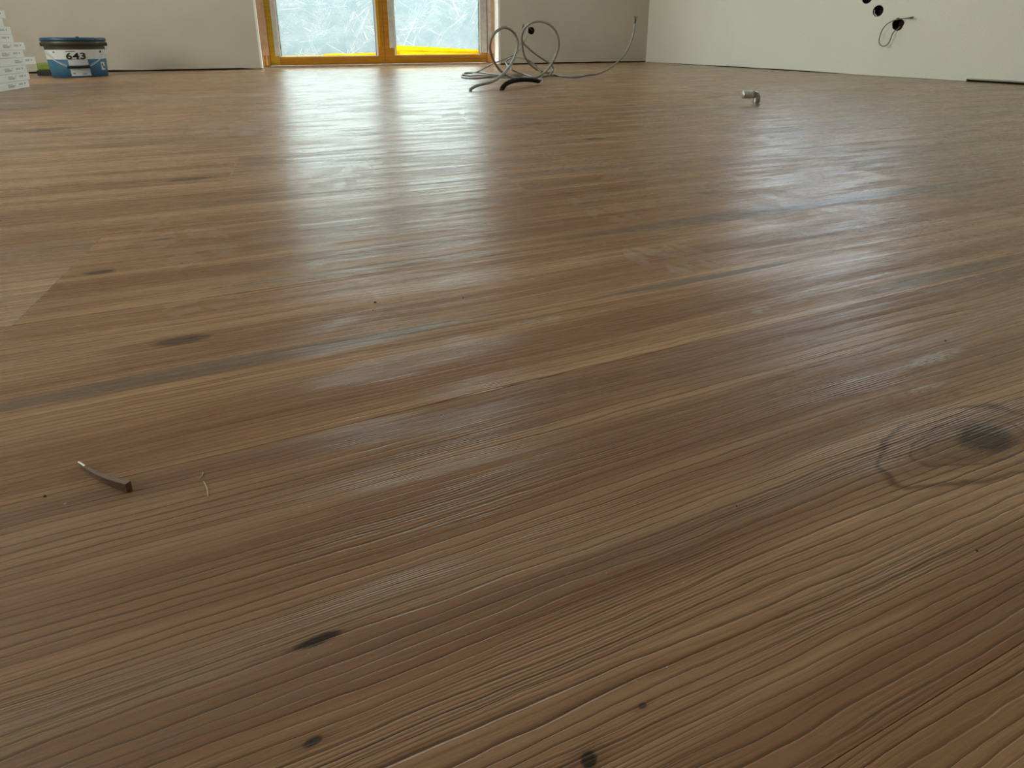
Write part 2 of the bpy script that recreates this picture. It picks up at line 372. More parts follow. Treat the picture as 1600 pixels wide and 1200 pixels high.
# right wall: ragged lower edge traced along the wall
rag = [(1014,97),(1045,98.6),(1075,100),(1100,101.6),(1140,103.2),(1180,106),(1230,108.6),(1280,112),(1330,116.4),(1365,119.6),(1379,121.2),(1391.5,122.0),(1392,120),(1405,121.2),(1418,123.2),(1442,123.3),(1462,126),(1487,128.8),(1500,128.2),(1509.5,128.2),(1510.3,122.6),(1555,124.6),(1600,127.4)]
orr = [(atX(a,b,XR).y, max(0.0015, atX(a,b,XR).z)) for a,b in rag]
orr[0] = (YB, orr[0][1])
orr += [(orr[-1][0]-0.3, 0.03),(0.6,0.03),(YF,0.03),(YF,ZC),(YB,ZC)]
h1 = atX(1403,38,XR); h2 = atX(1372,17,XR); h3 = atX(1355,-3,XR)
WY0,WY1,WZ0,WZ1 = 2.0,3.35,0.88,2.1
m_r = Matrix(((0,0,1,XR+TH/2),(1,0,0,0),(0,1,0,0),(0,0,0,1)))
rngh = [(h1.y+0.036*math.cos(t)*(1+0.06*math.sin(5*t)), h1.z+0.036*math.sin(t)*(1+0.05*math.cos(4*t+1))) for t in [2*math.pi*i/32 for i in range(32)]]
wr = struct(slab('wall_right', orr, [rect(WY0,WZ0,WY1,WZ1), rngh, circ(h2.y,h2.z,0.034), circ(h3.y,h3.z,0.034)], TH, M['fleece'], m_r))
LY0,LY1,LZ0,LZ1 = 0.7,3.2,0.5,2.2
m_l = Matrix(((0,0,1,XL-TH/2),(1,0,0,0),(0,1,0,0),(0,0,0,1)))
wl = struct(slab('wall_left', rect(YF,0.012,YB,ZC), [rect(LY0,LZ0,LY1,LZ1)], TH, M['wall'], m_l))
wf = struct(slab('wall_front', rect(XL,0.012,XR,ZC), [], TH, M['wall'], Matrix(((1,0,0,0),(0,0,-1,YF-TH/2),(0,1,0,0),(0,0,0,1)))))
ce = struct(obj('ceiling', bx(XL-TH,YF-TH,ZC,XR+TH,YB+TH,ZC+0.12), M['ceiling']))
# recessed strip under the broken-off part of the right wall, dark perimeter joints
yq = orr[20][0]
struct(obj('trim_1', bx(XR+0.004, YF, 0.0095, XR+0.10, yq+0.002, 0.04), M['strip']))
struct(obj('trim_2', bx(XR+0.016, YF, -0.005, XR+0.10, YB+0.1, 0.0094), M['dark']))
bb = bmesh.new(); box(bb, XL, YB+0.012, -0.005, DX0-0.001, YB+0.10, 0.0118); box(bb, DX1+0.001, YB+0.012, -0.005, XR, YB+0.10, 0.0118)
struct(obj('trim_3', bb, M['dark']))
struct(obj('trim_4', bx(XL-0.10, YF, -0.005, XL-0.012, YB, 0.0118), M['dark']))
struct(obj('trim_5', bx(XL, YF-0.10, -0.005, XR, YF-0.012, 0.0118), M['dark']))
# outdoors
struct(obj('ground', bx(-14, YB+0.45, -0.30, 14, 22, -0.12), M['concrete']))
M['sky_blocker'] = simple('grey_sky_blocker', (0.17,0.185,0.195), 0.85, 0.2, 0.15, 1.2)
struct(obj('wall_sky_blocker', bx(-12, YB+2.6, -0.12, 12, YB+2.8, 0.80), M['sky_blocker']))  # added wall that hides the bright sky behind the lower door panes
# ------------------------------------------------------------------ door
YD = YB+0.115      # inner face of the sashes
def film_mat():
    g = G('scratched_protective_film'); P,x,y,z = g.pos()
    n = g.noise(g.vec(g.mul(x,7.0), 0.0, g.mul(z,9.0)),1,5.0,0.62)
    n2 = g.noise(g.vec(g.mul(x,55.0), 0.0, g.mul(z,60.0)),1,4.0,0.65)
    scr = None
    for ang,fr,off,seed in ((62,16,0.0,1),(35,20,3.0,2),(110,14,7.0,3),(5,26,11.0,4),(150,18,17.0,5)):
        a = math.radians(ang); u = g.add(g.mul(x,math.cos(a)), g.mul(z,math.sin(a))); v = g.sub(g.mul(z,math.cos(a)), g.mul(x,math.sin(a)))
        nn = g.noise(g.vec(g.add(g.mul(u,1.4),off), g.mul(v,fr*2.0), seed),1,1.0)
        l = g.ss(g.math('ABSOLUTE', g.sub(nn,0.5)), 0.0, 0.016, 1.0, 0.0)
        gate = g.ss(g.noise(g.vec(g.mul(u,3.0), g.mul(v,5.0), seed+9.0),1,2.0),0.50,0.56)
        l = g.mul(l, gate); scr = l if scr is None else g.math('MAXIMUM', scr, l)
    blot = g.mul(g.ss(n,0.35,0.65), 0.5); f = g.math('ADD', g.mul(g.ss(n2,0.48,0.66),0.30), blot, clamp=True)
    f = g.math('MAXIMUM', g.mul(f,0.7), g.mul(scr,0.95))
    tr = g.n('ShaderNodeBsdfTransparent'); g.put(tr.inputs[0], g.mix(f, (0.50,0.585,0.63), (0.40,0.455,0.48)) )
    tl = g.n('ShaderNodeBsdfTranslucent'); g.put(tl.inputs[0], g.mix(f,(0.34,0.45,0.49),(1.0,1.0,1.0)))
    mx = g.n('ShaderNodeMixShader'); g.put(mx.inputs[0], 0.22)
    g.t.links.new(tr.outputs[0], mx.inputs[1]); g.t.links.new(tl.outputs[0], mx.inputs[2])
    gl = g.n('ShaderNodeBsdfGlossy'); gl.inputs['Roughness'].default_value = 0.25
    m2 = g.n('ShaderNodeMixShader'); g.put(m2.inputs[0], 0.04)
    g.t.links.new(mx.outputs[0], m2.inputs[1]); g.t.links.new(gl.outputs[0], m2.inputs[2]); g.t.links.new(m2.outputs[0], g.out.inputs[0])
    return g.m
M['film'] = film_mat()
def glass_mat(nm='window_glass', tint=(0.90,0.95,0.94,1)):
    g = G(nm); P,x,y,z = g.pos()
    tr = g.n('ShaderNodeBsdfTransparent'); g.put(tr.inputs[0], tint); gl = g.n('ShaderNodeBsdfGlossy'); gl.inputs['Roughness'].default_value = 0.02
    mx = g.n('ShaderNodeMixShader'); g.put(mx.inputs[0], g.add(0.05, g.mul(g.noise(P,3.0),0.03)))
    g.t.links.new(tr.outputs[0], mx.inputs[1]); g.t.links.new(gl.outputs[0], mx.inputs[2]); g.t.links.new(mx.outputs[0], g.out.inputs[0]); return g.m
M['glass'] = glass_mat(); M['glass_tinted'] = glass_mat('grey_tinted_glass', (0.52,0.58,0.63,1))
def tape_mat(name, c1, c2, tl_w):
    g = G(name); P,x,y,z = g.pos()
    n = g.noise(g.vec(g.mul(x,6.0),0.0,g.mul(z,60.0)),1,4.0,0.6)
    c = g.mix(g.ss(n,0.3,0.7), c1, c2)
    b = g.n('ShaderNodeBsdfPrincipled'); g.put(b.inputs['Base Color'], c); b.inputs['Roughness'].default_value = 0.4
    t = g.n('ShaderNodeBsdfTranslucent'); g.put(t.inputs[0], c)
    mx = g.n('ShaderNodeMixShader'); g.put(mx.inputs[0], tl_w); g.t.links.new(b.outputs[0], mx.inputs[1]); g.t.links.new(t.outputs[0], mx.inputs[2]); g.t.links.new(mx.outputs[0], g.out.inputs[0]); return g.m
M['tape'] = tape_mat('yellow_masking_tape', (1.0,0.68,0.03), (1.0,0.86,0.14), 0.88)
M['tape_orange'] = tape_mat('orange_yellow_tape_on_wood', (0.36,0.135,0.006), (0.47,0.20,0.009), 0.0)
M['tape_yellow'] = tape_mat('yellow_tape_on_wood', (0.46,0.26,0.010), (0.56,0.34,0.016), 0.0)
M['frame_wood'] = simple('pale_pink_frame_wood', (0.62,0.38,0.24), 0.5, 0.4, 0.12, 14)
M['frame_film'] = simple('cloudy_film_over_frame', (0.55,0.53,0.49), 0.35, 0.5, 0.10, 25)
M['gasket'] = simple('white_glazing_bead', (0.88,0.88,0.86), 0.4, 0.5, 0.02)
M['seal'] = simple('dark_glazing_seal', (0.06,0.09,0.10), 0.5, 0.4)
M['sill'] = simple('dark_door_threshold', (0.16,0.12,0.07), 0.45, 0.5, 0.15, 20)
door = struct(link(bpy.data.objects.new('door_1', None))); door.location = (0.715, YD, 0)
def dpart(name, bm, mat, parent=None, smooth=False):
    par = parent or door
    bmesh.ops.translate(bm, verts=bm.verts, vec=-Vector(door.location))
    return obj(name, bm, mat, par, smooth)
def dw(px): return atY(px, 60, YD).x
TOP = 2.14
# fixed outer frame
bm = bmesh.new(); box(bm,DX0+0.001,YD-0.010,0.0,-0.243,YD+0.075,TOP,0.002); dpart('frame_post', bm, M['frame_wood'])
bm = bmesh.new(); box(bm,1.664,YD-0.010,0.0,1.732,YD+0.075,TOP,0.002); dpart('frame_post', bm, M['frame_wood'])
bm = bmesh.new(); box(bm,-0.243,YD-0.010,2.08,1.664,YD+0.075,TOP,0.002); dpart('frame_head', bm, M['frame_wood'])
bm = bmesh.new(); box(bm,DX0+0.001,YD-0.020,-0.004,1.732,YD+0.085,0.017,0.002); dpart('threshold', bm, M['sill'])
# yellow tape run over the foot of both frame posts
bm = bmesh.new(); box(bm,DX0+0.012,YD-0.0125,0.018,-0.243,YD-0.0101,0.105); dpart('frame_tape', bm, M['tape_orange'])
bm = bmesh.new(); box(bm,1.664,YD-0.0125,0.018,1.722,YD-0.0101,0.10); dpart('frame_tape', bm, M['tape_orange'])
bm = bmesh.new(); box(bm,-0.272,YD-0.0148,0.026,-0.262,YD-0.0126,0.12); dpart('frame_tape', bm, M['frame_wood'])
def sash(x0, x1, gx0, gx1, gz0, left):
    s = link(bpy.data.objects.new('sash', None), door)
    zt = 2.075; gz1 = 2.0
    bm = bmesh.new(); box(bm,x0,YD,0.020,gx0,YD+0.06,zt,0.003); dpart('stile', bm, M['tape_orange' if not left else 'tape_yellow'], s)
    bm = bmesh.new(); box(bm,gx1,YD,0.020,x1,YD+0.06,zt,0.003); dpart('stile', bm, M['tape_orange'], s)
    bm = bmesh.new(); box(bm,gx0,YD+0.0005,0.020,gx1,YD+0.0595,gz0,0.003); dpart('bottom_rail', bm, M['tape_orange'], s)
    bm = bmesh.new(); box(bm,gx0,YD+0.0005,gz1,gx1,YD+0.0595,zt,0.003); dpart('top_rail', bm, M['tape_yellow'], s)
    b = 0.014; bm = bmesh.new()       # glazing bead, sloping back to the pane
    for a,b_,c_,d_ in ((gx0,gz0,gx0+b,gz1),(gx1-b,gz0,gx1,gz1)): box(bm,a,YD+0.006,b_,c_,YD+0.026,d_)
    box(bm,gx0+b,YD+0.006,gz1-b,gx1-b,YD+0.026,gz1); box(bm,gx0+b,YD+0.006,gz0,gx1-b,YD+0.026,gz0+0.006)
    dpart('glazing_bead', bm, M['gasket'], s)
    bm = bmesh.new(); t = 0.005; i0,i1 = gx0+b,gx1-b
    box(bm,i0,YD+0.014,gz0+0.006,i0+t,YD+0.026,gz1-b); box(bm,i1-t,YD+0.014,gz0+0.006,i1,YD+0.026,gz1-b)
    dpart('seal', bm, M['seal'], s)
    bm = bmesh.new(); box(bm,gx0+0.004,YD+0.030,gz0-0.01,gx1-0.004,YD+0.034,gz1+0.01); dpart('glass', bm, M['glass'], s)
    # protective film stretched over the pane, a single slightly slack sheet
    bm = bmesh.new(); nx,nz = 24,30; V = {}
    for i in range(nx+1):
        for j in range(nz+1):
            X = gx0+b+t+(gx1-gx0-2*b-2*t)*i/nx; Z = gz0+0.006+(gz1-gz0-0.02)*j/nz
            V[i,j] = bm.verts.new((X, YD+0.0285+0.0008*math.sin(i*0.9+j*0.7), Z))
    for i in range(nx):
        for j in range(nz): bm.faces.new((V[i,j],V[i+1,j],V[i+1,j+1],V[i,j+1]))
    dpart('protective_film', bm, M['film'], s)
    return s
s1 = sash(-0.241, 0.7015, -0.168, 0.6465, 0.089, True)
s2 = sash(0.7045, 1.662, 0.788, 1.602, 0.092, False)
# cloudy film strips lapping over the stiles beside the panes
for (a,b_,z0,z1,s) in ((-0.199,-0.169,0.10,2.05,s1),(0.746,0.787,0.158,2.05,s2),(1.603,1.658,0.108,2.05,s2),(1.668,1.70,0.14,2.1,None)):
    bm = bmesh.new(); box(bm,a,YD-0.0022,z0,b_,YD-0.0006,z1) if s else box(bm,a,YD-0.0122,z0,b_,YD-0.0105,z1)
    dpart('cloudy_film_strip', bm, M['frame_film'], s)
# thin yellow strip down the inner stile of the left sash
bm = bmesh.new(); box(bm,0.6475,YD-0.002,0.17,0.668,YD-0.0006,2.05); dpart('tape_strip', bm, M['tape_yellow'], s1)
# bright tape stuck across the foot of each pane (back-lit)
def sheet(name, pts, yy, mat, par):
    bm = bmesh.new(); f = [bm.verts.new((atY(a,b,yy).x, yy, atY(a,b,yy).z)) for a,b in pts]
    r = bm.faces.new(f); ex = bmesh.ops.extrude_face_region(bm, geom=[r])
    bmesh.ops.translate(bm, verts=[v for v in ex['geom'] if isinstance(v,bmesh.types.BMVert)], vec=(0,0.0004,0))
    bmesh.ops.recalc_face_normals(bm, faces=bm.faces)
    return dpart(name, bm, mat, par)
sheet('tape_strip',[(437,88.8),(470,87.6),(503,87.2),(540,86.8),(587,88),(587,82.5),(560,83.2),(545,85),(520,86),(470,86.8),(437,87.6)], YD+0.0262, M['tape'], s1)
sheet('tape_strip',[(505,88.6),(515,88.8),(530,86.6),(540,85.8),(566,83.6),(566,82.5),(545,84.2),(528,83.2),(508,84.2),(504,86)], YD+0.0255, M['tape'], s1)
sheet('tape_strip',[(615.5,86.2),(680,86.2),(749,86.2),(749,80.5),(690,80),(624,78)], YD+0.0262, M['tape'], s2)
sheet('tape_strip',[(624,79.6),(690,82),(749,84),(749,77.8),(690,74.2),(624,71)], YD+0.0256, M['tape'], s2)
sheet('tape_strip',[(615.5,84),(624,84.5),(624,71),(615.5,71)], YD+0.0259, M['tape'], s2)
# white reveals of the opening
struct(obj('trim_6', bx(DX1-0.0009,YB-0.004,0.004,DX1+0.020,YD+0.09,DZ), M['reveal']))
struct(obj('trim_7', bx(DX0-0.012,YB-0.002,0.006,DX0+0.0009,YD+0.09,DZ), M['reveal']))
# ------------------------------------------------------------------ right window above the frame, and an added left window for fill
def window(name, axis, pos, a0,a1,z0,z1, gm):
    wroot = struct(link(bpy.data.objects.new(name, None)))
    def B(p0,p1,q0,q1,r0_,r1): return bx(p0,q0,r0_,p1,q1,r1) if axis=='x' else bx(q0,p0,r0_,q1,p1,r1)
    p = pos; fr = 0.06
    obj('frame_post', B(p,p+0.06,a0,a0+fr,z0,z1), M['frame_wood'], wroot); obj('frame_post', B(p,p+0.06,a1-fr,a1,z0,z1), M['frame_wood'], wroot)
    obj('frame_rail', B(p,p+0.06,a0+fr,a1-fr,z0,z0+fr), M['frame_wood'], wroot); obj('frame_rail', B(p,p+0.06,a0+fr,a1-fr,z1-fr,z1), M['frame_wood'], wroot)
    mid = (a0+a1)/2; obj('mullion', B(p,p+0.06,mid-0.05,mid+0.05,z0+fr,z1-fr), M['frame_wood'], wroot)
    obj('pane', B(p+0.027,p+0.032,a0+fr,mid-0.05,z0+fr,z1-fr), M[gm], wroot); obj('pane', B(p+0.027,p+0.032,mid+0.05,a1-fr,z0+fr,z1-fr), M[gm], wroot)
window('window_1','x',XR+0.06,WY0+0.001,WY1-0.001,WZ0+0.001,WZ1-0.001,'glass_tinted')
window('window_fill','x',XL-0.12,LY0+0.001,LY1-0.001,LZ0+0.001,LZ1-0.001,'glass')  # added out of view as fill light, placed to brighten the right wall
# ------------------------------------------------------------------ electrical boxes in the walls
M['black'] = simple('black_plastic', (0.012,0.011,0.011), 0.45, 0.4)
M['cup'] = simple('dark_brown_box_inside', (0.030,0.015,0.012), 0.6, 0.3)
def socket_box(loc, mtx, label, r=0.0335, lip=True, mat='black'):
    t = thing('socket_box', label, 'socket box', loc)
    bm = bmesh.new(); lathe(bm, [(r,0.0),(r,-0.050),(r-0.0015,-0.050),(r-0.0015,-0.002),(r-0.0015,0.0)], 36, False, False)
    c = [bm.verts.new((0.99*r*math.cos(a),0.99*r*math.sin(a),-0.0495)) for a in [2*math.pi*i/36 for i in range(36)]]; bm.faces.new(c)
    bmesh.ops.transform(bm, matrix=mtx, verts=bm.verts); obj('cup', bm, M[mat], t)
    if lip:
        bm = bmesh.new(); pts = [Vector(((r-0.004)*math.cos(a), (r-0.004)*math.sin(a), -0.008)) for a in [math.radians(-75+ i*6) for i in range(16)]]
        tube(bm, pts, 0.0022, 6); bmesh.ops.transform(bm, matrix=mtx, verts=bm.verts); obj('torn_paper_rim', bm, M['gasket'], t)
    return t
mR = Matrix(((0,0,-1,0),(1,0,0,0),(0,1,0,0),(0,0,0,1)))     # local z -> world -x (into the room)
mB = Matrix(((1,0,0,0),(0,0,-1,0),(0,1,0,0),(0,0,0,1)))     # local z -> world -y
G1 = 'round socket holes in the right wall'
socket_box((XR,h2.y,h2.z), mR, 'round black socket hole with white torn rim, middle of the three in the right wall', 0.0335)
socket_box((XR,h1.y,h1.z), mR, 'round dark socket hole with thin cable looping out of it, right wall', 0.0345, False, 'cup')
socket_box((XR,h3.y,h3.z), mR, 'dark hole cut off by the top picture edge, highest of the three', 0.0335, False)
socket_box((hb.x,YB,hb.z), mB, 'round black hole in the back wall right of the door, behind the cable loops', 0.0335, False)
# ------------------------------------------------------------------ cables
M['cable'] = simple('grey_cable_sheath', (0.27,0.25,0.215), 0.42, 0.5, 0.05)
M['cable_dark'] = simple('darker_grey_cable_sheath', (0.20,0.18,0.155), 0.42, 0.5, 0.05)
M['core_brown'] = simple('brown_wire_insulation', (0.05,0.025,0.015), 0.4)
M['core_blue'] = simple('dark_blue_wire_insulation', (0.03,0.04,0.06), 0.4)
M['conduit'] = simple('black_corrugated_conduit', (0.008,0.008,0.008), 0.8, 0.15)
M['white'] = simple('white_cable_tie_plastic', (0.8,0.8,0.77), 0.4)
def path(pts):
    out = []
    for a,b,d in pts:
        out.append(fl(a,b,-d) if d < 0 else atY(a,b,d))
    return out
def cable(name, label, pts, r, mat, n=8):
    t = thing(name, label, 'cable', (path(pts[:1])[0].x, path(pts[:1])[0].y, 0))
    bm = bmesh.new(); P = catmull(path(pts), n); P = [Vector((p.x,p.y,max(p.z, r if i>2 else p.z))) for i,p in enumerate(P)]
    tube(bm, P, r, 12); bmesh.ops.translate(bm, verts=bm.verts, vec=-t.location); obj('sheath', bm, mat, t, True)
    return t, P
def wires(t, P, n, ln, spread, mats):
    d = (P[-1]-P[-2]).normalized(); s = d.orthogonal().normalized(); q = d.cross(s)
    for i in range(n):
        a = 2*math.pi*i/n+0.4; bm = bmesh.new(); off = s*math.cos(a)+q*math.sin(a)
        tube(bm, catmull([P[-1]-d*0.004+off*0.0015, P[-1]+d*ln*0.5+off*spread*0.4, P[-1]+d*ln+off*spread],4), 0.0021, 6)
        bmesh.ops.translate(bm, verts=bm.verts, vec=-t.location); obj('wire', bm, mats[i%len(mats)], t, True)
# thick cable: comes out of the floor, two upright loops
t, P = cable('cable', 'thick grey cable rising from the floor into the left upright loop',
  [(735,143.5,2.37),(736,139,2.37),(745,134,2.39),(758,130.5,2.42),(770,127,2.46),(781,120,2.52),(790,112,2.57),(798,101,2.62),(804,90,2.66),(808,78,2.7),(809,66,2.72),(805,54,2.72),(798,46.5,2.7),(789,43,2.68),(780,46,2.66),(772,53,2.64),(766.5,64,2.63),(765.5,76,2.64),(769,90,2.68),(776,103,2.74),(784,112.5,2.8),(796,120,2.88),(808,123,2.95),(822,123.5,2.98),(836,121.5,3.0),(846,116.5,3.0),(856,108,2.99),(864,96,2.97),(871,80,2.95),(873,66,2.93),(869,50,2.92),(859,39,2.92),(846,33.8,2.93),(834,34.5,2.94),(825,39,2.96),(818,47,2.98),(815,58,3.0),(816,72,3.04),(819,86,3.08),(825,96,3.14),(835,106,3.2),(845,111,3.25),(857,113.8,3.3),(862,111.5,3.34),(864,107,3.38),(861,104,3.42)],
  0.0071, M['cable'])
# the long end sweeping up to the right with stripped wires
t, P = cable('cable', 'grey cable sweeping up to the right and ending in stripped wires before the back wall',
  [(818,38.5,3.06),(816,46,3.1),(815,56,3.14),(817,66,3.18),(822,72,3.2),(836,84,3.26),(848,92,3.3),(857,98,3.34),(863,104,3.36),(864,110,3.34),(862,115,-0.02),(859,117.5,-0.012),(866,117.4,-0.007),(880,119.2,-0.0065),(900,120,-0.0065),(918,118.4,3.15),(936,114.5,3.15),(952,107,3.15),(968,94,3.15),(978,82,3.15),(985,68,3.15),(989,56,3.15),(991,45,3.15),(992,37,3.15)],
  0.0062, M['cable'])
wires(t, P, 3, 0.048, 0.010, [M['core_brown'], M['core_blue'], M['conduit']])
# thin cable from the hole in the back wall down to a flat tangle
t, P = cable('cable', 'thin pale cable hanging from the back wall hole down into the floor tangle',
  [(831,48,4.95),(828,44,4.90),(825,42.5,4.8),(824.5,48,4.6),(823,58,4.4),(817,68,4.2),(811,78,4.0),(804,85,3.85),(790,92,3.7),(774,98,3.6),(758,106,3.5),(745,112.5,3.42),(733,114,-0.004),(724,116.5,-0.004),(721.5,119.5,-0.004),(726,121.8,-0.004),(745,122.5,-0.004),(764,120.5,-0.004),(785,118.5,-0.004),(805,117,-0.006),(817,115.5,-0.008)],
  0.0050, M['cable'])
t, P = cable('cable', 'thin grey cable lying nearly flat in a long loop left of the upright loops',
  [(817,117.5,-0.008),(800,118.6,-0.006),(785,117.6,-0.005),(770,116.2,-0.005),(750,113.4,-0.005),(735,113.2,-0.005),(726,114.2,-0.006),(725.5,117,-0.005),(735,118.6,-0.005),(750,117.8,-0.011),(765,118.8,-0.011),(785,120.6,-0.005),(802,120.8,-0.005),(812,119,-0.007)],
  0.0050, M['cable_dark'])
t, P = cable('cable', 'thin grey cable arching low between the two upright loops',
  [(845,125.5,-0.004),(846.5,120,-0.01),(844,112,3.05),(836,102,3.1),(826,94.5,3.14),(815,90.5,3.2),(803,90.2,3.25),(794,93,3.3),(791,98.5,3.3),(795,104.5,3.2),(803,110.5,3.1),(815,115.5,-0.005),(832,119.6,-0.005),(848,119.5,-0.006),(858,116.5,-0.008),(864,112,3.0)],
  0.0050, M['cable_dark'])
# black conduit stub
cp = path([(784,141.5,2.36),(786,136,2.37),(792,130.5,2.40),(802,126.5,2.45),(815,124.8,2.50),(828,125,2.55),(842,127,2.60)])
t = thing('conduit_pipe', 'short black corrugated conduit bending out of the floor below the cable loops', 'conduit', (cp[0].x,cp[0].y,0))
bm = bmesh.new(); CP = catmull(cp, 14)
tube(bm, CP, lambda u: 0.0105+0.0009*math.sin(u*420), 14)
bmesh.ops.translate(bm, verts=bm.verts, vec=-t.location); obj('corrugated_tube', bm, M['conduit'], t, True)
bm = bmesh.new(); c = cp[-1]; R3 = [Vector((c.x+0.012+0.013*math.cos(a), c.y+0.01, c.z+0.002+0.013*math.sin(a))) for a in [2*math.pi*i/20 for i in range(21)]]
tube(bm, R3, 0.0026, 8, False); bmesh.ops.translate(bm, verts=bm.verts, vec=-t.location); obj('cable_tie', bm, M['white'], t, True)
# looped cable in the right wall
lp = [(1401,46,XR+0.03),(1406,42,XR+0.012),(1404,44.5,XR-0.006),(1398,48.5,XR-0.02),(1394,54,XR-0.03),(1391,62,XR-0.035),(1387,69,XR-0.035),(1381,72.3,XR-0.035),(1376,70.5,XR-0.035),(1373.6,65,XR-0.035),(1375,56,XR-0.035),(1378.5,47,XR-0.035),(1384,39.5,XR-0.035),(1391,34.5,XR-0.035),(1399,31.2,XR-0.032),(1408,29.4,XR-0.03),(1415,28.6,XR-0.03)]
t = thing('cable', 'thin grey cable looping out of the dark hole in the right wall', 'cable', (XR, h1.y, h1.z))
P = catmull([atX(a,b,c) for a,b,c in lp], 8); bm = bmesh.new(); tube(bm, P, 0.0030, 10)
bmesh.ops.translate(bm, verts=bm.verts, vec=-t.location); obj('sheath', bm, M['cable_dark'], t, True)
wires(t, P, 3, 0.045, 0.006, [M['core_brown'], M['core_blue'], M['cable_dark']])
# ------------------------------------------------------------------ pipe elbow fitting
M['steel'] = simple('dull_pressed_steel', (0.58,0.58,0.56), 0.35, 0.5, 0.12, 300, 0, 0, 0.6)
M['brass'] = simple('tinned_brass_body', (0.42,0.41,0.38), 0.30, 0.5, 0.15, 300, 0, 0, 0.8)
e0 = fl(1181,163.5)
t = thing('pipe_elbow', 'small ribbed metal pipe elbow standing alone on the floor near the right wall', 'fitting', e0, -YAW)
bm = bmesh.new(); lathe(bm, [(0.0150,0.0),(0.0150,0.003),(0.0095,0.0035),(0.0095,0.006),(0.0118,0.0065),(0.0118,0.0095)], 28); obj('threaded_foot', bm, M['brass'], t, True)
bm = bmesh.new(); pts = catmull([(0,0,0.009),(0.0,0,0.018),(0.0,0,0.027),(-0.004,0,0.034),(-0.012,0,0.0365),(-0.020,0,0.0365)],6)
tube(bm, pts, lambda u: 0.0125 if u<0.6 else 0.0125-0.006*(u-0.6), 20); obj('elbow_body', bm, M['brass'], t, True)
bm = bmesh.new(); N = 60; pts = [Vector((-0.017-0.031*i/N,0,0.0355)) for i in range(N+1)]
tube(bm, pts, lambda u: 0.0138+0.0004*math.sin(u*50), 28); obj('press_sleeve', bm, M['steel'], t, True)
bm = bmesh.new(); pts = [Vector((-0.048-0.002*i/4,0,0.0355)) for i in range(5)]; tube(bm, pts, 0.0141, 28); obj('sleeve_ring', bm, M['steel'], t, True)
bm = bmesh.new(); tube(bm, [Vector((-0.0125,0,0.0362)),Vector((-0.0155,0,0.0362))], 0.0148, 28); obj('collar', bm, M['brass'], t)
# ------------------------------------------------------------------ white cartons
M['carton'] = simple('white_carton', (0.90,0.875,0.82), 0.6, 0.3, 0.02, 12)
M['carton_ink'] = simple('grey_print_on_carton', (0.26,0.26,0.25), 0.6, 0.3)
M['tapeclear'] = simple('carton_seam_line', (0.45,0.43,0.40), 0.6)  # darker thin line across the carton end seam
XF = fl(45.5,136).x
ends = [8,5,17,20.5,38.5,37,55.5,41.5,46,45.5]          # px of the far end, top to bottom
posn = ['topmost of the stack, partly out of frame','second from the top, set furthest back','third from the top','fourth from the top','fifth from the top, jutting out',
        'sixth from the top, in the middle','seventh from the top, jutting out furthest','eighth from the top, third from the floor','ninth from the top, resting on the lowest','lowest of the stack, lying on the floor']
BH, BWd, BL = 0.0362, 0.232, 1.24
rb = random.Random(11)
for i in range(10):
    z0 = (9-i)*BH
    # far lower corner is where the vertical through the end meets this layer
    yfar = None
    lo, hi = 3.0, 4.2
    for _ in range(40):
        mdl = (lo+hi)/2; v = Vector((XF,mdl,z0+BH/2))-C0
        u = 800+F*v.dot(rt)/v.dot(fw)
        if u < ends[i]: lo = mdl
        else: hi = mdl
    dxx = 0.0
    yfar = lo
    if yfar > 3.62: dxx = 0.0
    t = thing('carton', 'flat white plank carton, %s' % posn[i], 'box', (XF+dxx, yfar, z0), 0.0, 'flat white cartons stacked by the left picture edge')
    t.rotation_euler = (0,0,math.radians(rb.uniform(-0.8,0.8)))
    bm = bmesh.new(); box(bm,-BWd,-BL,0.0004,0,0,BH-0.0006,0.0012); obj('carton_body', bm, M['carton'], t)
    for (y0,y1,z_,h_) in ((-0.09,-0.045,0.0225,0.0022),(-0.09,-0.048,0.0175,0.0022),(-0.030,-0.022,0.018,0.007),(-0.20,-0.155,0.0225,0.0022),(-0.20,-0.135,0.0178,0.0018),(-0.20,-0.125,0.0142,0.0018),(-0.20,-0.14,0.0106,0.0018),(-0.128,-0.122,0.0225,0.003),
                      (-0.43,-0.36,0.02,0.003),(-0.43,-0.34,0.014,0.002),(-0.62,-0.52,0.017,0.006)):
        obj('printed_text', bx(0.0001, y0-0.02, z_, 0.0005, y1-0.02, z_+h_), M['carton_ink'], t)
    bm = bmesh.new(); box(bm,-BWd*0.6,-0.0002,BH*0.5-0.0005,-BWd*0.4,0.0006,BH*0.5+0.0005); obj('end_flap_seam', bm, M['tapeclear'], t)
# ------------------------------------------------------------------ adhesive bucket
M['b_blue'] = simple('blue_bucket_label', (0.045,0.16,0.26), 0.4, 0.5, 0.06, 20)
M['b_white'] = simple('white_bucket_label', (0.62,0.63,0.60), 0.45, 0.4, 0.03)
M['b_panel'] = simple('pale_grey_label_panel', (0.50,0.53,0.55), 0.45, 0.4, 0.04)
M['b_lid'] = simple('dark_blue_lid', (0.018,0.075,0.14), 0.3, 0.5, 0.08, 20)
M['b_dark'] = simple('dark_olive_bucket_plastic', (0.055,0.052,0.038), 0.4, 0.5, 0.08, 20)
M['wire'] = simple('galvanised_handle_wire', (0.60,0.60,0.57), 0.35, 0.5, 0.05, 20, 0, 0, 0.6)
M['ink'] = simple('black_label_ink', (0.012,0.012,0.014), 0.5, 0.3)
bc = fl(113,121.5); bc = Vector((bc.x-0.0, bc.y+0.150, 0))
camdir = math.atan2(-bc.y, -bc.x)                # angle from the bucket towards the camera
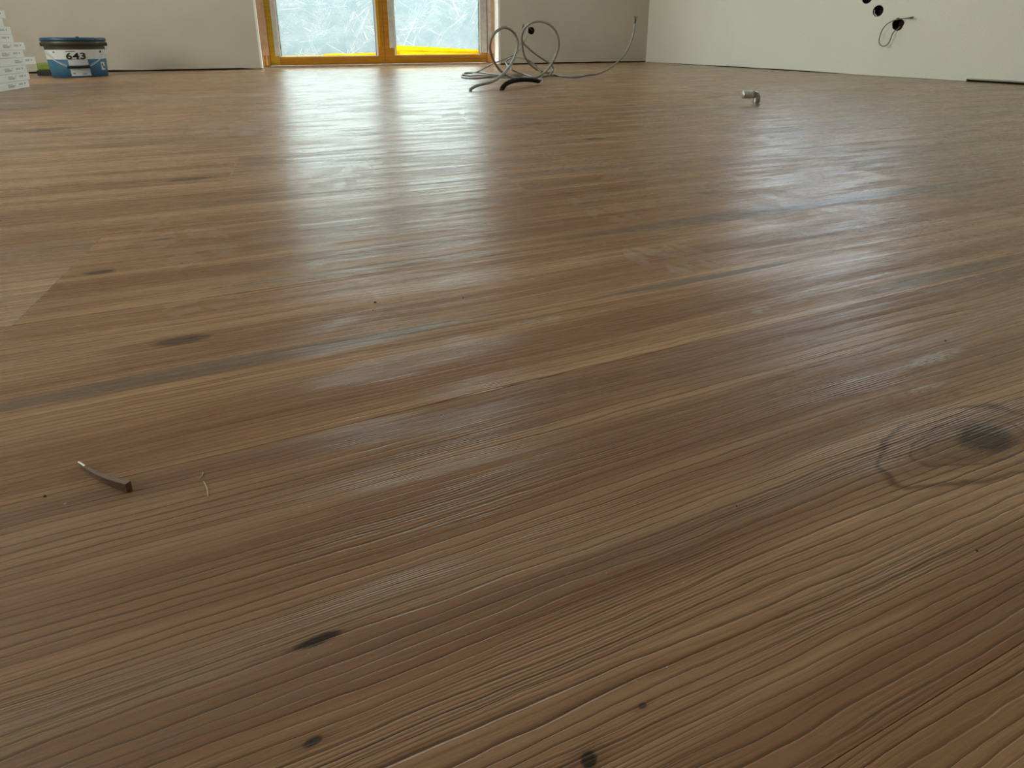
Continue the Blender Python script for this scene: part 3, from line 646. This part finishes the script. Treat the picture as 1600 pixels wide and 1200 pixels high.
t = thing('adhesive_bucket', 'blue and white bucket numbered 643 with dark lid, standing by the back wall', 'bucket', bc, camdir)
rB, rT, HB = 0.146, 0.160, 0.245
def rad(z): return rB+(rT-rB)*z/HB
seg = 72
def band(name, z0, z1, mat, parent=t, e=0.0):
    bm = bmesh.new(); lathe(bm, [(rad(z0)+e,z0),(rad((z0+z1)/2)+e,(z0+z1)/2),(rad(z1)+e,z1)], seg, z0<0.01, False); return obj(name, bm, mat, parent, True)
band('bucket_body', 0.002, 0.172, M['b_blue'])
band('upper_label_band', 0.112, 0.171, M['b_white'], e=0.0006)
bm = bmesh.new(); lathe(bm, [(rad(0.172),0.170),(rad(0.172)+0.0005,0.198),(rad(0.2)+0.007,0.199),(rad(0.2)+0.008,0.222),(rad(0.2)+0.004,0.224)], seg, False, False); obj('dark_rim', bm, M['b_dark'], t, True)
bm = bmesh.new(); lathe(bm, [(rad(0.2)+0.004,0.2235),(rad(0.2)+0.012,0.2245),(rad(0.2)+0.013,0.236),(rad(0.2)+0.009,0.243),(rad(0.2)-0.004,0.245),(rad(0.2)-0.010,0.240),(0.02,0.240)], seg, False, True); obj('lid', bm, M['b_lid'], t, True)
bm = bmesh.new(); box(bm,0.125,0.012,0.2405,0.160,0.030,0.2500,0.002); obj('lid_tab', bm, M['b_dark'], t)
def wrap(bm, e):      # flat label coordinates (u to the right, v up) -> surface, label centre faces local +x
    for v in bm.verts:
        u, z, d = v.co.x, v.co.z, v.co.y
        r = rad(z)+e+d; a = u/rad(z)
        v.co = (r*math.cos(a), r*math.sin(a), z)
def patch(name, u0,u1,z0,z1, mat, e, slant=0.0, n=16):
    bm = bmesh.new(); V = [[bm.verts.new((u0+(u1-u0)*i/n+slant*(1-j), 0, z0+(z1-z0)*j)) for i in range(n+1)] for j in (0,1)]
    for i in range(n): bm.faces.new((V[0][i],V[0][i+1],V[1][i+1],V[1][i]))
    wrap(bm, e); return obj(name, bm, mat, t, True)
# local +y is to the right when seen from the camera
patch('label_panel', -0.050, 0.050, 0.010, 0.120, M['b_panel'], 0.0012, 0.006)
patch('small_label', 0.130, 0.166, 0.042, 0.092, M['b_white'], 0.0012)
patch('small_label_mark', 0.136, 0.146, 0.066, 0.084, M['ink'], 0.0018); patch('small_label_mark', 0.146, 0.160, 0.052, 0.066, M['ink'], 0.0018)
patch('brand_bar', -0.052, -0.004, 0.1585, 0.1625, M['ink'], 0.0014)
patch('label_rule', -0.046, 0.036, 0.1085, 0.1105, M['ink'], 0.0020)
patch('small_mark', -0.128, -0.114, 0.152, 0.162, M['cable_dark'], 0.0014); patch('small_mark', 0.135, 0.150, 0.150, 0.164, M['ink'], 0.0014)
patch('label_rule', -0.036, -0.022, 0.022, 0.030, M['cable_dark'], 0.0020); patch('label_rule', 0.012, 0.034, 0.020, 0.024, M['b_blue'], 0.0020)
# bright printed stripes running down to the corners of the blue band
for s_ in (-1,1):
    bm = bmesh.new(); n=10; a=[bm.verts.new((s_*(0.056+0.07*i/n),0,0.072+0.040*i/n)) for i in range(n+1)]; b_=[bm.verts.new((s_*(0.056+0.07*i/n),0,0.0745+0.040*i/n)) for i in range(n+1)]
    for i in range(n): bm.faces.new((a[i],a[i+1],b_[i+1],b_[i]))
    wrap(bm,0.0014); obj('label_stripe', bm, M['b_white'], t)
fc = bpy.data.curves.new('number', 'FONT'); fc.body = '643'; fc.size = 0.066; fc.align_x = 'CENTER'; fc.extrude = 0.0; fc.offset = 0.0017; fc.space_character = 1.08
fo = bpy.data.objects.new('tmp', fc); sc.collection.objects.link(fo); dg = bpy.context.evaluated_depsgraph_get()
me = bpy.data.meshes.new_from_object(fo.evaluated_get(dg)); bpy.data.objects.remove(fo)
bm = bmesh.new(); bm.from_mesh(me); bmesh.ops.subdivide_edges(bm, edges=bm.edges[:], cuts=1)
for v in bm.verts: v.co = Vector((v.co.x*0.98-0.004, 0, v.co.y*0.80+0.1145))
wrap(bm, 0.0022); obj('number_643', bm, M['ink'], t)
# wire handle hanging down in front, black grip
def hp(a, z, e): r = rad(z)+e; return Vector((r*math.cos(a), r*math.sin(a), z))
HP = []
for i in range(41):
    s_ = -1+2*i/40; q = min(1.0, max(0.0,(abs(s_)-0.24)/0.76)); a = math.copysign(math.radians(19)*min(1,abs(s_)/0.24)+math.radians(65)*q, s_); z = 0.066+0.132*q**1.15; HP.append(hp(a, z, 0.014))
bm = bmesh.new(); tube(bm, HP, 0.0017, 8); obj('wire_handle', bm, M['wire'], t, True)
bm = bmesh.new(); tube(bm, [HP[i] for i in range(15,26)], 0.0090, 12); obj('handle_grip', bm, M['black'], t, True)
for s_ in (-1,1):
    bm = bmesh.new(); p = hp(s_*math.radians(84), 0.200, 0.006); box(bm,p.x-0.010,p.y-0.008,0.192,p.x+0.010,p.y+0.008,0.214,0.002); obj('handle_lug', bm, M['b_dark'], t)
# ------------------------------------------------------------------ lime green item beside the bucket
M['lime'] = simple('lime_green_plastic', (0.20,0.26,0.03), 0.5, 0.4, 0.15, 60)
lg = fl(73,118.2)
t = thing('scrub_block', 'small lime green and black block on the floor left of the 643 bucket', 'sponge', (lg.x-0.01, lg.y+0.05, 0), -0.3)
bm = bmesh.new(); box(bm,-0.034,-0.045,0.0,0.05,0.045,0.036,0.004); obj('black_base', bm, M['black'], t)
bm = bmesh.new(); box(bm,-0.030,-0.042,0.0362,0.05,0.042,0.083,0.010); obj('lime_top', bm, M['lime'], t)
# ------------------------------------------------------------------ curled sliver in the foreground
def chip_mat():
    g = G('vinyl_sliver'); P,x,y,z = g.pos(); nm = g.n('ShaderNodeNewGeometry'); 
    n = g.noise(P, 900.0, 3.0); c = g.mix(g.ss(n,0.35,0.65), (0.105,0.050,0.026), (0.17,0.095,0.055)); g.pr(c, 0.5, 0.4); return g.m
M['chip'] = chip_mat(); M['chip_top'] = simple('vinyl_sliver_top_wear_layer', (0.20,0.145,0.11), 0.32, 0.6, 0.1, 600)
ca = fl(124,727,0.0); cb = fl(203,767.5,0.0)
t = thing('offcut_sliver', 'thin curled brown offcut sliver lying alone on the near floor', 'offcut', cb)
P = []; n = 22; d = (ca-cb); side = Vector((-d.y,d.x,0)).normalized()
for i in range(n+1):
    u = i/n; P.append(Vector((d.x*u, d.y*u, 0.0002))+side*(0.0016*math.sin(u*math.pi)))
def strip(name, hw0, hw1, z0f, z1f, mat):      # stands on its long edge, tapering to the far tip
    bm = bmesh.new(); R_ = []
    for i,p in enumerate(P):
        u = i/n; hw = hw0+(hw1-hw0)*u; R_.append([bm.verts.new(p+side*(sg*hw)+Vector((0,0,zf(u)))) for sg,zf in ((-1,z0f),(1,z0f),(1,z1f),(-1,z1f))])
    for i in range(n):
        for k in range(4): bm.faces.new((R_[i][k],R_[i][(k+1)%4],R_[i+1][(k+1)%4],R_[i+1][k]))
    bm.faces.new(R_[0][::-1]); bm.faces.new(R_[-1]); return obj(name, bm, mat, t)
hh = lambda u: 0.0042*(1-u)**0.7+0.0010
lift = lambda u: 0.0007*u*u
strip('core_layer', 0.0013, 0.0004, lambda u: lift(u), lambda u: lift(u)+hh(u)-0.0003, M['chip'])
strip('wear_layer', 0.0013, 0.0004, lambda u: lift(u)+hh(u)-0.0003, lambda u: lift(u)+hh(u), M['chip_top'])
bm = bmesh.new(); tp = [P[i]+Vector((0,0,lift(i/n)+hh(i/n)+0.0002)) for i in range(n-4,n+1)]
tube(bm, tp, 0.00042, 6); obj('pale_tip', bm, M['white'], t)
# ------------------------------------------------------------------ crumbs of building dirt
M['crumb_dark'] = simple('dark_grit', (0.02,0.015,0.012), 0.8); M['crumb_light'] = simple('pale_plaster_grit', (0.65,0.55,0.42), 0.8)
def crumb(px, py, r, light, label, sy=1.0):
    p = fl(px,py); bm = bmesh.new(); bmesh.ops.create_icosphere(bm, subdivisions=1, radius=r)
    rr_ = random.Random(int(px*7+py))
    for v in bm.verts: v.co *= rr_.uniform(0.75,1.2); v.co.z *= 0.7; v.co.x *= sy
    o = obj('grit_crumb', bm, M['crumb_light' if light else 'crumb_dark']); o.location = (p.x,p.y,r*0.55)
    tag(o, label, 'crumb')
crumb(70,776,0.0007,0,'tiny dark crumb just left below the curled sliver')
crumb(102,788,0.0005,1,'tiny pale crumb below the curled sliver',1.5)
crumb(586,473,0.0009,0,'dark crumb in the middle of the floor, left of two by the window reflection',1.4)
crumb(724,466,0.0009,0,'dark crumb in the middle of the floor, right of two by the window reflection')
crumb(583,485,0.0005,0,'faint brown crumb just below the left dark crumb')
crumb(1068,911,0.0004,1,'pale crumb on the near floor, right of centre')
crumb(1477,533,0.0008,0,'small dark crumb on the right, above the big knot')
crumb(1526,861,0.0006,0,'dark crumb below the big knot at the right')
crumb(1042,1043,0.00028,1,'minute pale crumb near the bottom, right of centre')
crumb(1151,791,0.0004,0,'minute dark crumb left below the big knot')

for a_,b_,c_,d_,lab in ((317,738,311,748,'short white plaster scratch right of the curled sliver, upper piece'),(318,752,325,776,'faint white plaster scratch right of the curled sliver, lower piece')):
    p, q = fl(a_,b_,0.0003), fl(c_,d_,0.0003); bm = bmesh.new()
    tube(bm, catmull([p, (p+q)/2+Vector((0.0006,0,0)), q],5), 0.00022, 6); o = obj('plaster_scratch', bm, M['crumb_light']); tag(o, lab, 'plaster mark')
